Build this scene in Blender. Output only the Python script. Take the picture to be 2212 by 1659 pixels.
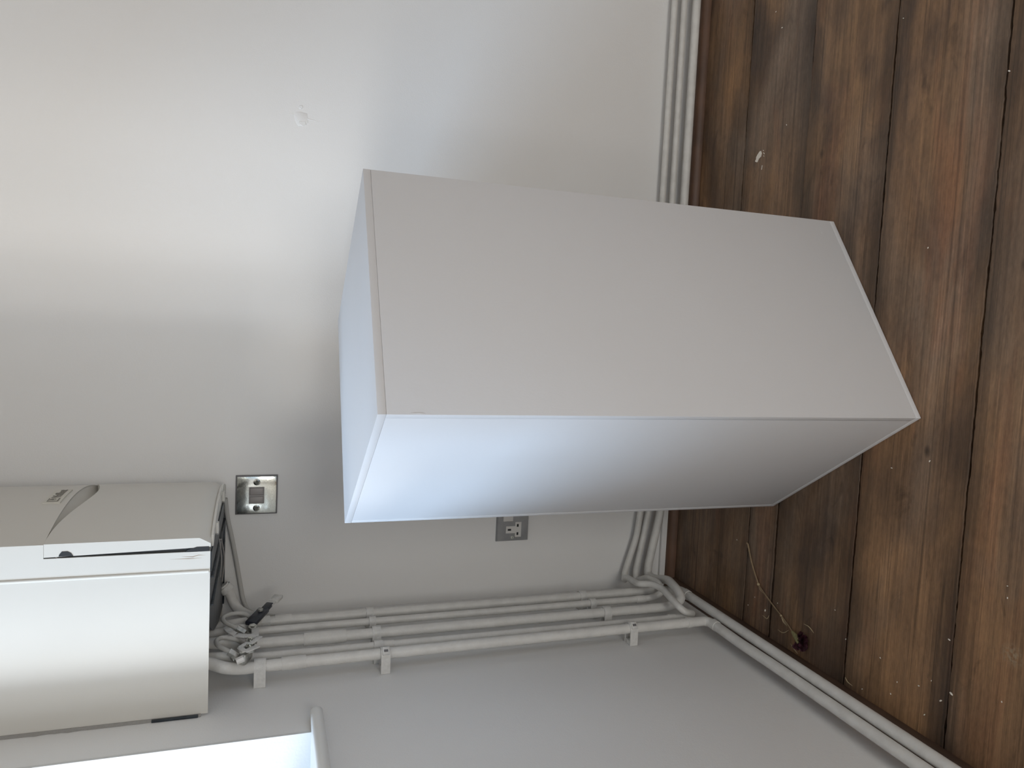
import bpy, bmesh, math, random
from mathutils import Vector, Matrix, noise
for o in list(bpy.data.objects): bpy.data.objects.remove(o)
S = bpy.context.scene
COL = S.collection
V = Vector
random.seed(7)

# ---------------------------------------------------------------- camera
cam = bpy.data.cameras.new('camera'); cam_o = bpy.data.objects.new('camera', cam); COL.objects.link(cam_o)
cr = V((0.99611449, 0.08573685, 0.02012739)); cu = V((-0.04632402, 0.31572058, 0.94772074)); cf = V((-0.07489996, 0.94497075, -0.31846552))
m = Matrix.Identity(4)
for i in range(3):                      # the phone was held sideways: picture x runs down the room
    m[i][0] = -cu[i]; m[i][1] = cr[i]; m[i][2] = -cf[i]
m[0][3], m[1][3], m[2][3] = 0.68396494, -1.73272612, 1.06794704
cam_o.matrix_world = m
cam.sensor_fit = 'HORIZONTAL'; cam.sensor_width = 36; cam.lens = 1581.94/2212*36
cam.clip_start = .02
S.camera = cam_o

# ---------------------------------------------------------------- light and exposure
S.view_settings.view_transform = 'Standard'; S.view_settings.look = 'None'
S.view_settings.exposure = 0.06; S.view_settings.gamma = 1.0; S.view_settings.use_curve_mapping = False
W = bpy.data.worlds.new('sky'); S.world = W; W.use_nodes = True
W.node_tree.nodes['Background'].inputs[0].default_value = (.62, .78, 1, 1)
W.node_tree.nodes['Background'].inputs[1].default_value = 1.0
ROOM_X, ROOM_Y, ROOM_Z = 3.3, -3.6, 2.5
WIN_Y0, WIN_Y1, WIN_Z0, WIN_Z1 = -.522, -1.38, .985, 2.25
def area_lamp(name, loc, rot, sx, sy, power, color, spread=180):
    l = bpy.data.lights.new(name, 'AREA'); l.shape = 'RECTANGLE'; l.size = sx; l.size_y = sy
    l.energy = power; l.color = color; l.spread = math.radians(spread)
    o = bpy.data.objects.new(name, l); COL.objects.link(o); o.location = loc; o.rotation_euler = rot
    return o
# daylight at the side window; the rear and front lamps are added fill (size_x runs along z for the side window)
area_lamp('window_daylight', (-.165, (WIN_Y0+WIN_Y1)/2, (WIN_Z0+WIN_Z1)/2), (0, -math.pi/2, 0), WIN_Z1-WIN_Z0-.12, abs(WIN_Y1-WIN_Y0)-.12, 2.5, (1, .98, .95))
area_lamp('rear_left_fill', (-.165, -2.9, 1.6), (0, -math.pi/2, 0), 1.1, .8, 11, (1, .97, .98))  # added fill lamp further along the left wall, source not seen
area_lamp('front_fill', (1.2, ROOM_Y+.03, .5), (math.pi/2, 0, 0), 1.3, .75, 19.5, (1, .95, .86))  # added low fill lamp behind the camera, no door known there
# two broad patches of sky to the rear left, shining obliquely through the side windows: pale horizon, bluer above
def sky_patch(name, el, az, ang, energy, color):
    sl = bpy.data.lights.new(name, 'SUN'); sl.energy = energy; sl.angle = math.radians(ang); sl.color = color
    so_ = bpy.data.objects.new(name, sl); COL.objects.link(so_)
    el_, az_ = math.radians(el), math.radians(az)
    sd = V((-math.cos(el_)*math.cos(az_), -math.cos(el_)*math.sin(az_), math.sin(el_)))
    so_.rotation_euler = sd.to_track_quat('Z', 'Y').to_euler()
sky_patch('low_sky', 9, 45, 14, 1.4, (1, .96, .90))
sky_patch('high_sky', 37, 38, 26, 3.9, (.50, .72, 1))

# ---------------------------------------------------------------- helpers
def link(name, me, parent=None):
    o = bpy.data.objects.new(name, me); COL.objects.link(o)
    if parent: o.parent = parent
    return o
def obj(name, bm, mat, parent=None, smooth=True, loc=None, keep=False):
    if not keep: bmesh.ops.recalc_face_normals(bm, faces=bm.faces)
    me = bpy.data.meshes.new(name); bm.to_mesh(me); bm.free()
    if mat: me.materials.append(mat)
    o = link(name, me, parent)
    if smooth:
        for p in me.polygons: p.use_smooth = True
        try: me.set_sharp_from_angle(angle=math.radians(35))
        except Exception: pass
    if loc: o.location = loc
    return o
def tag(o, label=None, cat=None, group=None, kind=None):
    if label: o['label'] = label
    if cat: o['category'] = cat
    if group: o['group'] = group
    if kind: o['kind'] = kind
    return o
def thing(name, label, cat, loc=(0, 0, 0), rotz=0, group=None):
    o = bpy.data.objects.new(name, None); COL.objects.link(o); o.empty_display_size = .05
    o.location = loc; o.rotation_euler = (0, 0, rotz)
    return tag(o, label, cat, group)
def box(bm, x0, x1, y0, y1, z0, z1, bev=0, seg=2):
    vs = [bm.verts.new((x, y, z)) for x in (x0, x1) for y in (y0, y1) for z in (z0, z1)]
    fs = [(0, 1, 3, 2), (4, 6, 7, 5), (0, 4, 5, 1), (2, 3, 7, 6), (0, 2, 6, 4), (1, 5, 7, 3)]
    F = [bm.faces.new([vs[i] for i in f]) for f in fs]
    if bev:
        es = list({e for f in F for e in f.edges})
        bmesh.ops.bevel(bm, geom=es, offset=bev, segments=seg, profile=.5, affect='EDGES')
def bx(*a, bev=0, seg=2):
    bm = bmesh.new(); box(bm, *a, bev=bev, seg=seg); return bm
def fillet(pts, rad, n=7):
    pts = [V(p) for p in pts]; out = [pts[0]]
    for i in range(1, len(pts)-1):
        a, b, c = pts[i-1], pts[i], pts[i+1]
        r = min(rad, (a-b).length*.49, (c-b).length*.49)
        p0 = b+(a-b).normalized()*r; p1 = b+(c-b).normalized()*r
        for k in range(n+1):
            t = k/n; out.append(p0*(1-t)**2+b*2*t*(1-t)+p1*t*t)
    out.append(pts[-1]); return out
def tube(bm, pts, r, rad=.03, seg=20, cap=True, radii=None, sub=0):
    P = fillet(pts, rad) if rad else [V(p) for p in pts]
    Q = [P[0]]
    for p in P[1:]:
        if (p-Q[-1]).length > 1e-5: Q.append(p)
    P = Q
    n = len(P); rings = []; up = None
    L = [0]
    for i in range(1, n): L.append(L[-1]+(P[i]-P[i-1]).length)
    for i, p in enumerate(P):
        t = (P[min(i+1, n-1)]-P[max(i-1, 0)]).normalized()
        if up is None:
            up = t.orthogonal().normalized()
        up = (up-t*up.dot(t)).normalized(); s = t.cross(up)
        rr = r if radii is None else radii(L[i]/L[-1])
        rings.append([bm.verts.new(p+(up*math.cos(a)+s*math.sin(a))*rr) for a in [2*math.pi*k/seg for k in range(seg)]])
    for i in range(n-1):
        for k in range(seg):
            bm.faces.new((rings[i][k], rings[i][(k+1) % seg], rings[i+1][(k+1) % seg], rings[i+1][k]))
    if cap: bm.faces.new(rings[0][::-1]); bm.faces.new(rings[-1])
def cyl(bm, a, b, r, seg=24, r2=None):
    a, b = V(a), V(b); t = (b-a).normalized(); u = t.orthogonal().normalized(); s = t.cross(u); r2 = r if r2 is None else r2
    A = [bm.verts.new(a+(u*math.cos(q)+s*math.sin(q))*r) for q in [2*math.pi*k/seg for k in range(seg)]]
    B = [bm.verts.new(b+(u*math.cos(q)+s*math.sin(q))*r2) for q in [2*math.pi*k/seg for k in range(seg)]]
    for k in range(seg): bm.faces.new((A[k], A[(k+1) % seg], B[(k+1) % seg], B[k]))
    bm.faces.new(A[::-1]); bm.faces.new(B)
def prism(bm, outline, z0, z1, axis='z', bev=0):
    """closed outline of 2-D points pushed along an axis: z:(x,y) y:(x,z) x:(y,z)"""
    def mk(p, h):
        return {'z': (p[0], p[1], h), 'y': (p[0], h, p[1]), 'x': (h, p[0], p[1])}[axis]
    A = [bm.verts.new(mk(p, z0)) for p in outline]; B = [bm.verts.new(mk(p, z1)) for p in outline]
    n = len(A); F = []
    for k in range(n): F.append(bm.faces.new((A[k], A[(k+1) % n], B[(k+1) % n], B[k])))
    a = bm.faces.new(A[::-1]); b = bm.faces.new(B)
    if bev: bmesh.ops.bevel(bm, geom=list(a.edges)+list(b.edges), offset=bev, segments=2, profile=.5, affect='EDGES')
def orient_box(bm, c, ax, ay, az, sx, sy, sz, bev=0):
    """box centred at c with half sizes along three unit axes"""
    b = bmesh.new(); box(b, -sx, sx, -sy, sy, -sz, sz, bev=bev)
    M = Matrix((ax, ay, az)).transposed()
    vm = {v: bm.verts.new(V(c)+M @ v.co) for v in b.verts}
    for f in b.faces: bm.faces.new([vm[v] for v in f.verts])
    b.free()

# ---------------------------------------------------------------- materials
def mat(name, color, rough=.5, metal=0, bump=None, spec=.5, var=None, coat=0):
    """bump = list of (scale, strength, distance, stretch) ; var = (scale, amount) large-scale tint noise"""
    M = bpy.data.materials.new(name); M.use_nodes = True; nt = M.node_tree; N = nt.nodes; Lk = nt.links
    b = N['Principled BSDF']; b.inputs['Base Color'].default_value = (*color, 1); b.inputs['Roughness'].default_value = rough
    b.inputs['Metallic'].default_value = metal; b.inputs['Specular IOR Level'].default_value = spec
    b.inputs['Coat Weight'].default_value = coat
    tc = N.new('ShaderNodeTexCoord')
    prev = None
    for sc, st, di, stretch in (bump or []):
        mp = N.new('ShaderNodeMapping'); Lk.new(tc.outputs['Object'], mp.inputs[0]); mp.inputs['Scale'].default_value = stretch
        n = N.new('ShaderNodeTexNoise'); n.inputs['Scale'].default_value = sc; n.inputs['Detail'].default_value = 4; Lk.new(mp.outputs[0], n.inputs['Vector'])
        bp = N.new('ShaderNodeBump'); bp.inputs['Strength'].default_value = st; bp.inputs['Distance'].default_value = di
        Lk.new(n.outputs[0], bp.inputs['Height'])
        if prev: Lk.new(prev.outputs[0], bp.inputs['Normal'])
        prev = bp
    if prev: Lk.new(prev.outputs[0], b.inputs['Normal'])
    if var:
        n = N.new('ShaderNodeTexNoise'); n.inputs['Scale'].default_value = var[0]; n.inputs['Detail'].default_value = 5; Lk.new(tc.outputs['Object'], n.inputs['Vector'])
        mr = N.new('ShaderNodeMapRange'); Lk.new(n.outputs[0], mr.inputs[0]); mr.inputs[1].default_value = .3; mr.inputs[2].default_value = .7
        mr.inputs[3].default_value = 1-var[1]; mr.inputs[4].default_value = 1+var[1]*.3
        mx = N.new('ShaderNodeVectorMath'); mx.operation = 'SCALE'; mx.inputs[0].default_value = color; Lk.new(mr.outputs[0], mx.inputs['Scale'])
        Lk.new(mx.outputs[0], b.inputs['Base Color'])
    return M
O1 = (1, 1, 1)
M_wall = mat('wall_paint', (.80, .79, .77), .62, bump=[(330, .22, .0011, O1), (60, .12, .002, O1), (3.5, .10, .012, O1)], var=(2.0, .02))
M_ceil = mat('ceiling_paint', (.88, .87, .85), .8)
M_box = mat('plinth_paint', (.70, .70, .71), .55, bump=[(260, .18, .0007, (1, 1, .6)), (20, .04, .002, O1)], var=(3, .012))
M_boxedge = mat('plinth_edge_paint', (.71, .705, .705), .7, bump=[(420, .5, .0012, O1)])
M_pipe = mat('pipe_paint', (.70, .685, .65), .45, bump=[(70, .35, .003, O1), (260, .25, .0015, O1)], var=(40, .10))
M_pipe2 = mat('clip_paint', (.70, .69, .66), .45, bump=[(160, .5, .002, O1)], var=(90, .12))
M_boiler = mat('boiler_enamel', (.63, .61, .56), .30, bump=[(250, .03, .0005, O1)], var=(6, .02))
M_boilerf = mat('boiler_front', (.63, .61, .56), .36, bump=[(250, .03, .0005, O1)])
M_chrome = mat('chrome', (.86, .88, .82), .14, 1, bump=[(45, .12, .003, O1)], var=(600, .25))
M_steel = mat('brushed_steel', (.36, .37, .38), .42, 1, bump=[(120, .1, .001, (12, 1, 1))], var=(25, .2))
M_back = mat('back_box', (.16, .155, .16), .5)
M_ins = mat('insert_plastic', (.66, .64, .61), .4)
M_insd = mat('insert_grey', (.34, .315, .30), .4)
M_black = mat('dark_slot', (.006, .008, .01), .5)
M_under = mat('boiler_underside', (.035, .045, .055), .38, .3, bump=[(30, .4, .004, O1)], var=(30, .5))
M_valve = mat('black_lever', (.018, .022, .035), .35, var=(120, .5))
M_vmetal = mat('valve_metal', (.50, .50, .47), .35, .75, bump=[(120, .5, .002, O1)], var=(120, .45))
M_rub = mat('sealant', (.30, .29, .27), .8, bump=[(200, .8, .003, O1)])
M_cable = mat('cable_sheath', (.50, .49, .46), .5, bump=[(60, .3, .002, O1)])
M_gloss = mat('window_gloss', (.66, .66, .645), .45, bump=[(40, .35, .0015, (1, 1, .12)), (220, .35, .0006, O1)])
M_sill = mat('sill_paint', (.76, .755, .73), .4, bump=[(80, .12, .001, O1)])
M_patch = mat('spilt_paint', (.86, .81, .72), .6, bump=[(400, .5, .001, O1)])
M_crumb = mat('plaster_crumb', (.75, .70, .62), .8)
M_stem = mat('dried_stem', (.27, .19, .11), .7, var=(60, .3))
M_straw = mat('dried_leaf', (.42, .33, .20), .7)
M_cal = mat('dried_calyx', (.30, .27, .12), .6, var=(200, .3))
M_petal = mat('dried_petal', (.055, .006, .016), .65, var=(150, .6), bump=[(500, .6, .002, O1)])
M_badge = mat('badge_plate', (.62, .60, .53), .4)
M_badge2 = mat('badge_lettering', (.19, .18, .15), .4)

def wood_floor(name, dark=1.0):
    M = bpy.data.materials.new(name); M.use_nodes = True; nt = M.node_tree; N = nt.nodes; L = nt.links
    b = N['Principled BSDF']
    tc = N.new('ShaderNodeTexCoord'); at = N.new('ShaderNodeAttribute'); at.attribute_name = 'tone'
    uv = N.new('ShaderNodeUVMap'); uv.uv_map = 'plank'
    sx = N.new('ShaderNodeSeparateXYZ'); L.new(uv.outputs[0], sx.inputs[0])
    def mth(op, a, b_=None, c=None):
        n = N.new('ShaderNodeMath'); n.operation = op
        for i, q in enumerate((a, b_, c)):
            if q is None: continue
            if isinstance(q, (int, float)): n.inputs[i].default_value = q
            else: L.new(q, n.inputs[i])
        return n.outputs[0]
    off = N.new('ShaderNodeVectorMath'); off.operation = 'ADD'; L.new(tc.outputs['Object'], off.inputs[0])
    sc = N.new('ShaderNodeVectorMath'); sc.operation = 'SCALE'; L.new(at.outputs['Vector'], sc.inputs[0]); sc.inputs['Scale'].default_value = 9.0
    L.new(sc.outputs[0], off.inputs[1])
    def noi(scale, stretch, detail=5, dist=0, rough=.55):
        mp = N.new('ShaderNodeMapping'); mp.inputs['Scale'].default_value = stretch; L.new(off.outputs[0], mp.inputs[0])
        n = N.new('ShaderNodeTexNoise'); n.inputs['Scale'].default_value = scale; n.inputs['Detail'].default_value = detail
        n.inputs['Distortion'].default_value = dist; n.inputs['Roughness'].default_value = rough
        L.new(mp.outputs[0], n.inputs['Vector']); return n.outputs[0]
    def rng(v, a, b_, c, d):
        n = N.new('ShaderNodeMapRange'); L.new(v, n.inputs[0])
        for i, q in enumerate((a, b_, c, d)): n.inputs[i+1].default_value = q
        return n.outputs[0]
    def mix(f, A, B, bt='MIX'):
        n = N.new('ShaderNodeMix'); n.data_type = 'RGBA'; n.blend_type = bt
        if isinstance(f, (int, float)): n.inputs['Factor'].default_value = f
        else: L.new(f, n.inputs['Factor'])
        for k, q in ((6, A), (7, B)):
            if isinstance(q, tuple): n.inputs[k].default_value = (*q, 1)
            else: L.new(q, n.inputs[k])
        return n.outputs[2]
    cloud = rng(noi(2.2, (1, 2.0, 1), 4, .6), .36, .64, 0, 1)
    c = mix(cloud, (.125, .076, .048), (.310, .172, .082))
    grey = rng(noi(1.7, (1, 2.2, 1), 4, .8), .45, .68, 0, .75)
    c = mix(grey, c, (.235, .170, .122))
    red = rng(noi(4.5, (.6, 3, 1), 4, .6), .54, .72, 0, .50)
    c = mix(red, c, (.27, .115, .055))
    grain = rng(noi(26, (.10, 6.5, 1), 4, .35), .34, .66, .78, 1.18)
    fine = rng(noi(90, (.08, 5.5, 1), 3, .1), .3, .7, .84, 1.14)
    lines = rng(noi(9, (.06, 6, 1), 5, 1.5, .75), .57, .63, 1, .68)
    mott = rng(noi(150, (.5, 1.6, 1), 3, 0), .3, .7, .86, 1.14)
    patch = rng(noi(5.5, (.55, 1.5, 1), 6, 1.0, .65), .35, .68, .74, 1.22)
    v = mth('MULTIPLY', mth('MULTIPLY', mth('MULTIPLY', mth('MULTIPLY', grain, fine), lines), mott), patch)
    # dirt collected along the board edges
    e = mth('MINIMUM', sx.outputs[1], mth('SUBTRACT', 1.0, sx.outputs[1]))
    e = mth('ADD', e, mth('MULTIPLY', mth('SUBTRACT', noi(7, (1, 2, 1), 4), .5), .22))
    edge = rng(e, -.02, .20, .42, 1.0)
    v = mth('MULTIPLY', v, edge)
    tone = mth('MULTIPLY_ADD', at.outputs['Fac'], .35, .82)
    v = mth('MULTIPLY', v, tone)
    # blotches and knots
    blot = rng(noi(11, (.8, 1.6, 1), 4, 1.2), .62, .74, 1, .52)
    v = mth('MULTIPLY', v, blot)
    vor = N.new('ShaderNodeTexVoronoi'); vor.inputs['Scale'].default_value = 4.2; mp = N.new('ShaderNodeMapping'); mp.inputs['Scale'].default_value = (1, 1.6, 0); L.new(off.outputs[0], mp.inputs[0]); L.new(mp.outputs[0], vor.inputs['Vector'])
    knot = rng(vor.outputs['Distance'], .02, .055, .35, 1)
    v = mth('MULTIPLY', v, knot)
    c2 = N.new('ShaderNodeVectorMath'); c2.operation = 'SCALE'; L.new(c, c2.inputs[0]); L.new(mth('MULTIPLY', v, dark), c2.inputs['Scale'])
    # pale scratches and scuffs
    def scr(ang, scale, lo):
        mp = N.new('ShaderNodeMapping'); mp.inputs['Rotation'].default_value = (0, 0, ang); mp.inputs['Scale'].default_value = (.35, 12, 1); L.new(tc.outputs['Object'], mp.inputs[0])
        n = N.new('ShaderNodeTexNoise'); n.inputs['Scale'].default_value = scale; n.inputs['Detail'].default_value = 2; L.new(mp.outputs[0], n.inputs['Vector'])
        return rng(n.outputs[0], lo, lo+.05, 0, .35)
    s = mth('MAXIMUM', scr(.5, 9, .76), scr(-1.1, 8, .77))
    speck = N.new('ShaderNodeTexVoronoi'); speck.inputs['Scale'].default_value = 34; L.new(tc.outputs['Object'], speck.inputs['Vector'])
    sp = mth('MULTIPLY', rng(speck.outputs['Distance'], .028, .04, 1, 0), rng(speck.outputs['Color'], .78, .80, 0, .5))
    s = mth('MAXIMUM', s, sp)
    # worn pale scuff on the fourth board
    g = N.new('ShaderNodeVectorMath'); g.operation = 'DISTANCE'; g.inputs[1].default_value = (.231, -.967, 0); L.new(tc.outputs['Object'], g.inputs[0])
    sc_ = mth('MULTIPLY', rng(g.outputs['Value'], .004, .021, .8, 0), rng(noi(160, (1, 1, 1), 3), .42, .60, 0, 1))
    s = mth('MAXIMUM', s, sc_)
    c3 = mix(s, c2.outputs[0], (.36, .28, .18))
    L.new(c3, b.inputs['Base Color'])
    L.new(rng(noi(6, (1, 3, 1), 4), .3, .7, .42, .62), b.inputs['Roughness'])
    b.inputs['Specular IOR Level'].default_value = .45
    bp = N.new('ShaderNodeBump'); bp.inputs['Strength'].default_value = .35; bp.inputs['Distance'].default_value = .0012
    L.new(mth('ADD', v, mth('MULTIPLY', noi(120, (.3, 3, 1)), .3)), bp.inputs['Height']); L.new(bp.outputs[0], b.inputs['Normal'])
    return M
M_floor = wood_floor('floorboards')
M_gap = mat('gap_dirt', (.012, .009, .008), .9)
def bead_mat(name, c):
    return mat(name, c, .5, bump=[(60, .3, .001, (.15, .15, 2)), (15, .3, .001, O1)], var=(14, .35))
M_bead = bead_mat('stained_bead', (.12, .062, .036))
M_bead_l = bead_mat('stained_bead_dark', (.085, .048, .030))

# ================================================================ the room
# floor: boards with open joints over a dark void, one mesh
def floor_mesh():
    bm = bmesh.new(); uvl = bm.loops.layers.uv.new('plank'); tl = bm.verts.layers.float.new('tone')
    boards = []
    X0, X1 = -.02, ROOM_X+.02
    boards += [(X0, .62, .0, -.330), (X0, .62, -.330, -.4245), (.622, X1, .0, -.2135), (.622, X1, -.2135, -.430)]
    ys = [-.427, -.6475, -.8695]
    while ys[-1] > ROOM_Y: ys.append(ys[-1]-.2215)
    for a, b in zip(ys, ys[1:]): boards.append((X0, X1, a, b))
    for bi, (xa, xb, ya, yb) in enumerate(boards):
        tone = [.35, .2, .45, .30, .25, .75, .6, .5, .3, .7][bi % 10]
        n = int((xb-xa)/.006)+2; rows = []
        for i in range(n):
            x = xa+(xb-xa)*i/(n-1)
            jit = lambda s: .0016*noise.noise(V((x*9, s*13.7+bi, 0)))+.0016*noise.noise(V((x*38, s*7.1+bi*3, 2)))+.0014*noise.noise(V((x*120, s*3.1+bi*5, 4)))
            a = ya-.0013+jit(1); b = yb+.0013+jit(2); w = a-b
            prof = [(a, -.010, 0), (a, -.0012, 0.0), (a-.0015, 0, .01), (a-w*.33, .0, .33), (a-w*.66, 0, .66), (b+.0015, 0, .99), (b, -.0012, 1), (b, -.010, 1)]
            rows.append([(bm.verts.new((x, y, z)), q) for y, z, q in prof])
        for r in rows:
            for v, q in r: v[tl] = tone
        for i in range(n-1):
            for k in range(7):
                A, B, C_, D = rows[i][k], rows[i+1][k], rows[i+1][k+1], rows[i][k+1]
                f = bm.faces.new((A[0], D[0], C_[0], B[0]))
                for lp in f.loops:
                    q = next(t[1] for t in (A, B, C_, D) if t[0] is lp.vert)
                    lp[uvl].uv = (lp.vert.co.x, q)
    for f in bm.faces: f.smooth = False
    me_mats = 1
    return bm
fb = floor_mesh()
fl = obj('floor', fb, M_floor, smooth=False, keep=True); tag(fl, kind='structure')
sub = bx(-.02, ROOM_X+.02, ROOM_Y-.02, .02, -.06, -.010)
tag(obj('trim_1', sub, M_gap, smooth=False), kind='structure')      # void under the boards

tag(obj('wall_back', bx(-.25, ROOM_X+.1, 0, .1, -.06, ROOM_Z+.02), M_wall, smooth=False), kind='structure')
bm = bmesh.new()
box(bm, -.25, 0, WIN_Y0, 0, -.06, ROOM_Z+.02)
box(bm, -.25, 0, WIN_Y1, WIN_Y0, -.06, WIN_Z0-.022)
box(bm, -.25, 0, WIN_Y1, WIN_Y0, WIN_Z1, ROOM_Z+.02)
box(bm, -.25, 0, -2.45, WIN_Y1, -.06, ROOM_Z+.02)
box(bm, -.25, 0, ROOM_Y, -3.35, -.06, ROOM_Z+.02)
box(bm, -.25, 0, -3.35, -2.45, -.06, WIN_Z0); box(bm, -.25, 0, -3.35, -2.45, WIN_Z1, ROOM_Z+.02)
tag(obj('wall_left', bm, M_wall, smooth=False), kind='structure')
tag(obj('wall_right', bx(ROOM_X, ROOM_X+.1, ROOM_Y, 0, -.06, ROOM_Z+.02), M_wall, smooth=False), kind='structure')
bm = bmesh.new()      # wall behind the camera with an opening added for the fill lamp, x .5..1.9, z .1..2.05
box(bm, -.25, .5, ROOM_Y-.25, ROOM_Y, -.06, ROOM_Z+.02); box(bm, 1.9, ROOM_X+.1, ROOM_Y-.25, ROOM_Y, -.06, ROOM_Z+.02)
box(bm, .5, 1.9, ROOM_Y-.25, ROOM_Y, -.06, .10); box(bm, .5, 1.9, ROOM_Y-.25, ROOM_Y, 2.05, ROOM_Z+.02)
tag(obj('wall_front', bm, M_wall, smooth=False), kind='structure')
tag(obj('ceiling', bx(-.25, ROOM_X+.1, ROOM_Y-.25, .1, ROOM_Z, ROOM_Z+.08), M_ceil, smooth=False), kind='structure')
# filler patch and hairline crack on the back wall
wb = bpy.data.objects['wall_back']
def blob(name, pts, h, m_, parent, yy=0.0):
    bm = bmesh.new(); c = V((sum(p[0] for p in pts)/len(pts), 0, sum(p[1] for p in pts)/len(pts)))
    A = [bm.verts.new((p[0], yy, p[1])) for p in pts]; B = [bm.verts.new((c.x+(p[0]-c.x)*.82, yy-h, c.z+(p[1]-c.z)*.82)) for p in pts]
    n = len(A)
    for k in range(n): bm.faces.new((A[k], A[(k+1) % n], B[(k+1) % n], B[k]))
    bm.faces.new(B); return obj(name, bm, m_, parent)
blob('filler_patch', [(1.121, 1.019), (1.139, 1.022), (1.142, 1.008), (1.140, .993), (1.121, .990), (1.113, .996), (1.110, 1.012)], .0011, M_wall, wb)
blob('filler_patch', [(1.116, 1.013), (1.121, 1.010), (1.122, .996), (1.115, .994), (1.110, 1.002)], .0018, M_wall, wb)
blob('filler_patch', [(1.150, 1.012), (1.155, 1.010), (1.156, 1.004), (1.151, 1.002), (1.147, 1.007)], .0010, M_wall, wb)
bm = bmesh.new(); tube(bm, [(1.134, .0, 1.034), (1.133, .0, 1.018), (1.130, .0, 1.0), (1.127, .0, .985), (1.124, 0, .955)], .0007, 0, 8, radii=lambda t: .0001+.0008*math.sin(math.pi*t)); obj('crack_ridge', bm, M_wall, wb)

# window in the left wall
w1 = bpy.data.objects.new('window_1', None); COL.objects.link(w1); tag(w1, kind='structure')
bm = bmesh.new()
box(bm, -.20, .0012, WIN_Y0-.006, WIN_Y0-.0003, WIN_Z0-.0, WIN_Z1)
box(bm, -.20, .0012, WIN_Y1+.0003, WIN_Y1+.006, WIN_Z0-.0, WIN_Z1)
box(bm, -.20, .0012, WIN_Y1+.006, WIN_Y0-.006, WIN_Z1-.006, WIN_Z1-.0003)
obj('reveal_lining', bm, M_gloss, w1, smooth=False)
bm = bmesh.new()     # sill board, half-round nose, horn past the opening
nose = [(-.20, WIN_Z0-.021), (.016, WIN_Z0-.021)] + [(.016+.0105*math.sin(a), WIN_Z0-.0105-.0105*math.cos(a)) for a in [math.pi*k/10 for k in range(1, 10)]] + [(.016, WIN_Z0), (-.20, WIN_Z0)]
prism(bm, nose, WIN_Y1+.001, WIN_Y0-.001, 'y')
horn = [(.0003, WIN_Z0-.021), (.016, WIN_Z0-.021)] + [(.016+.0105*math.sin(a), WIN_Z0-.0105-.0105*math.cos(a)) for a in [math.pi*k/10 for k in range(1, 10)]] + [(.016, WIN_Z0), (.0003, WIN_Z0)]
# horn tapers to a rounded end
N_ = 10; rings = []
for k in range(N_+1):
    t = k/N_; y = WIN_Y0-.001+.047*t; s = math.sqrt(max(0, 1-max(0, (t-.62)/.38)**2))*.97+.03
    rings.append([bm.verts.new((.0003+(p[0]-.0003)*s, y, WIN_Z0-.0105+(p[1]-WIN_Z0+.0105)*(.55+.45*s))) for p in horn])
for a, b in zip(rings, rings[1:]):
    for k in range(len(horn)): bm.faces.new((a[k], a[(k+1) % len(horn)], b[(k+1) % len(horn)], b[k]))
bm.faces.new(rings[-1]); bm.faces.new(rings[0][::-1])
obj('window_sill', bm, M_sill, w1)
def casement(parent, axis, a0, a1, z0, z1, d):
    bm = bmesh.new(); t = .055
    def B(p0, p1, q0, q1):
        if axis == 'x': box(bm, d-.022, d+.022, p0, p1, q0, q1, bev=.003)
        else: box(bm, p0, p1, d-.022, d+.022, q0, q1, bev=.003)
    B(a0, a0+t, z0, z1); B(a1-t, a1, z0, z1); B(a0+t, a1-t, z0, z0+t); B(a0+t, a1-t, z1-t, z1); mid = (a0+a1)/2; B(mid-.03, mid+.03, z0+t, z1-t)
    obj('window_frame', bm, M_gloss, parent)
    bm = bmesh.new()
    for p0, p1 in ((a0+t, mid-.03), (mid+.03, a1-t)):
        if axis == 'x': box(bm, d-.002, d+.002, p0, p1, z0+t, z1-t)
        else: box(bm, p0, p1, d-.002, d+.002, z0+t, z1-t)
    obj('window_pane', bm, M_glass, parent, smooth=False)
M_glass = bpy.data.materials.new('window_glass'); M_glass.use_nodes = True
_n = M_glass.node_tree; _n.nodes.clear(); _o = _n.nodes.new('ShaderNodeOutputMaterial'); _m = _n.nodes.new('ShaderNodeMixShader')
_t = _n.nodes.new('ShaderNodeBsdfTransparent'); _g = _n.nodes.new('ShaderNodeBsdfGlossy'); _g.inputs['Roughness'].default_value = .02; _m.inputs[0].default_value = .05
_n.links.new(_t.outputs[0], _m.inputs[1]); _n.links.new(_g.outputs[0], _m.inputs[2]); _n.links.new(_m.outputs[0], _o.inputs[0])
casement(w1, 'x', WIN_Y1+.006, WIN_Y0-.006, WIN_Z0, WIN_Z1-.006, -.20)
w2 = bpy.data.objects.new('added_window_2', None); COL.objects.link(w2); tag(w2, kind='structure')  # unseen window added to go with the front fill lamp
casement(w2, 'y', .501, 1.899, .101, 2.049, ROOM_Y-.12)
w3 = bpy.data.objects.new('added_window_3', None); COL.objects.link(w3); tag(w3, kind='structure')  # unseen second side window, added to go with the rear fill lamp
casement(w3, 'x', -3.349, -2.451, WIN_Z0+.001, WIN_Z1-.001, -.20)

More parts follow.
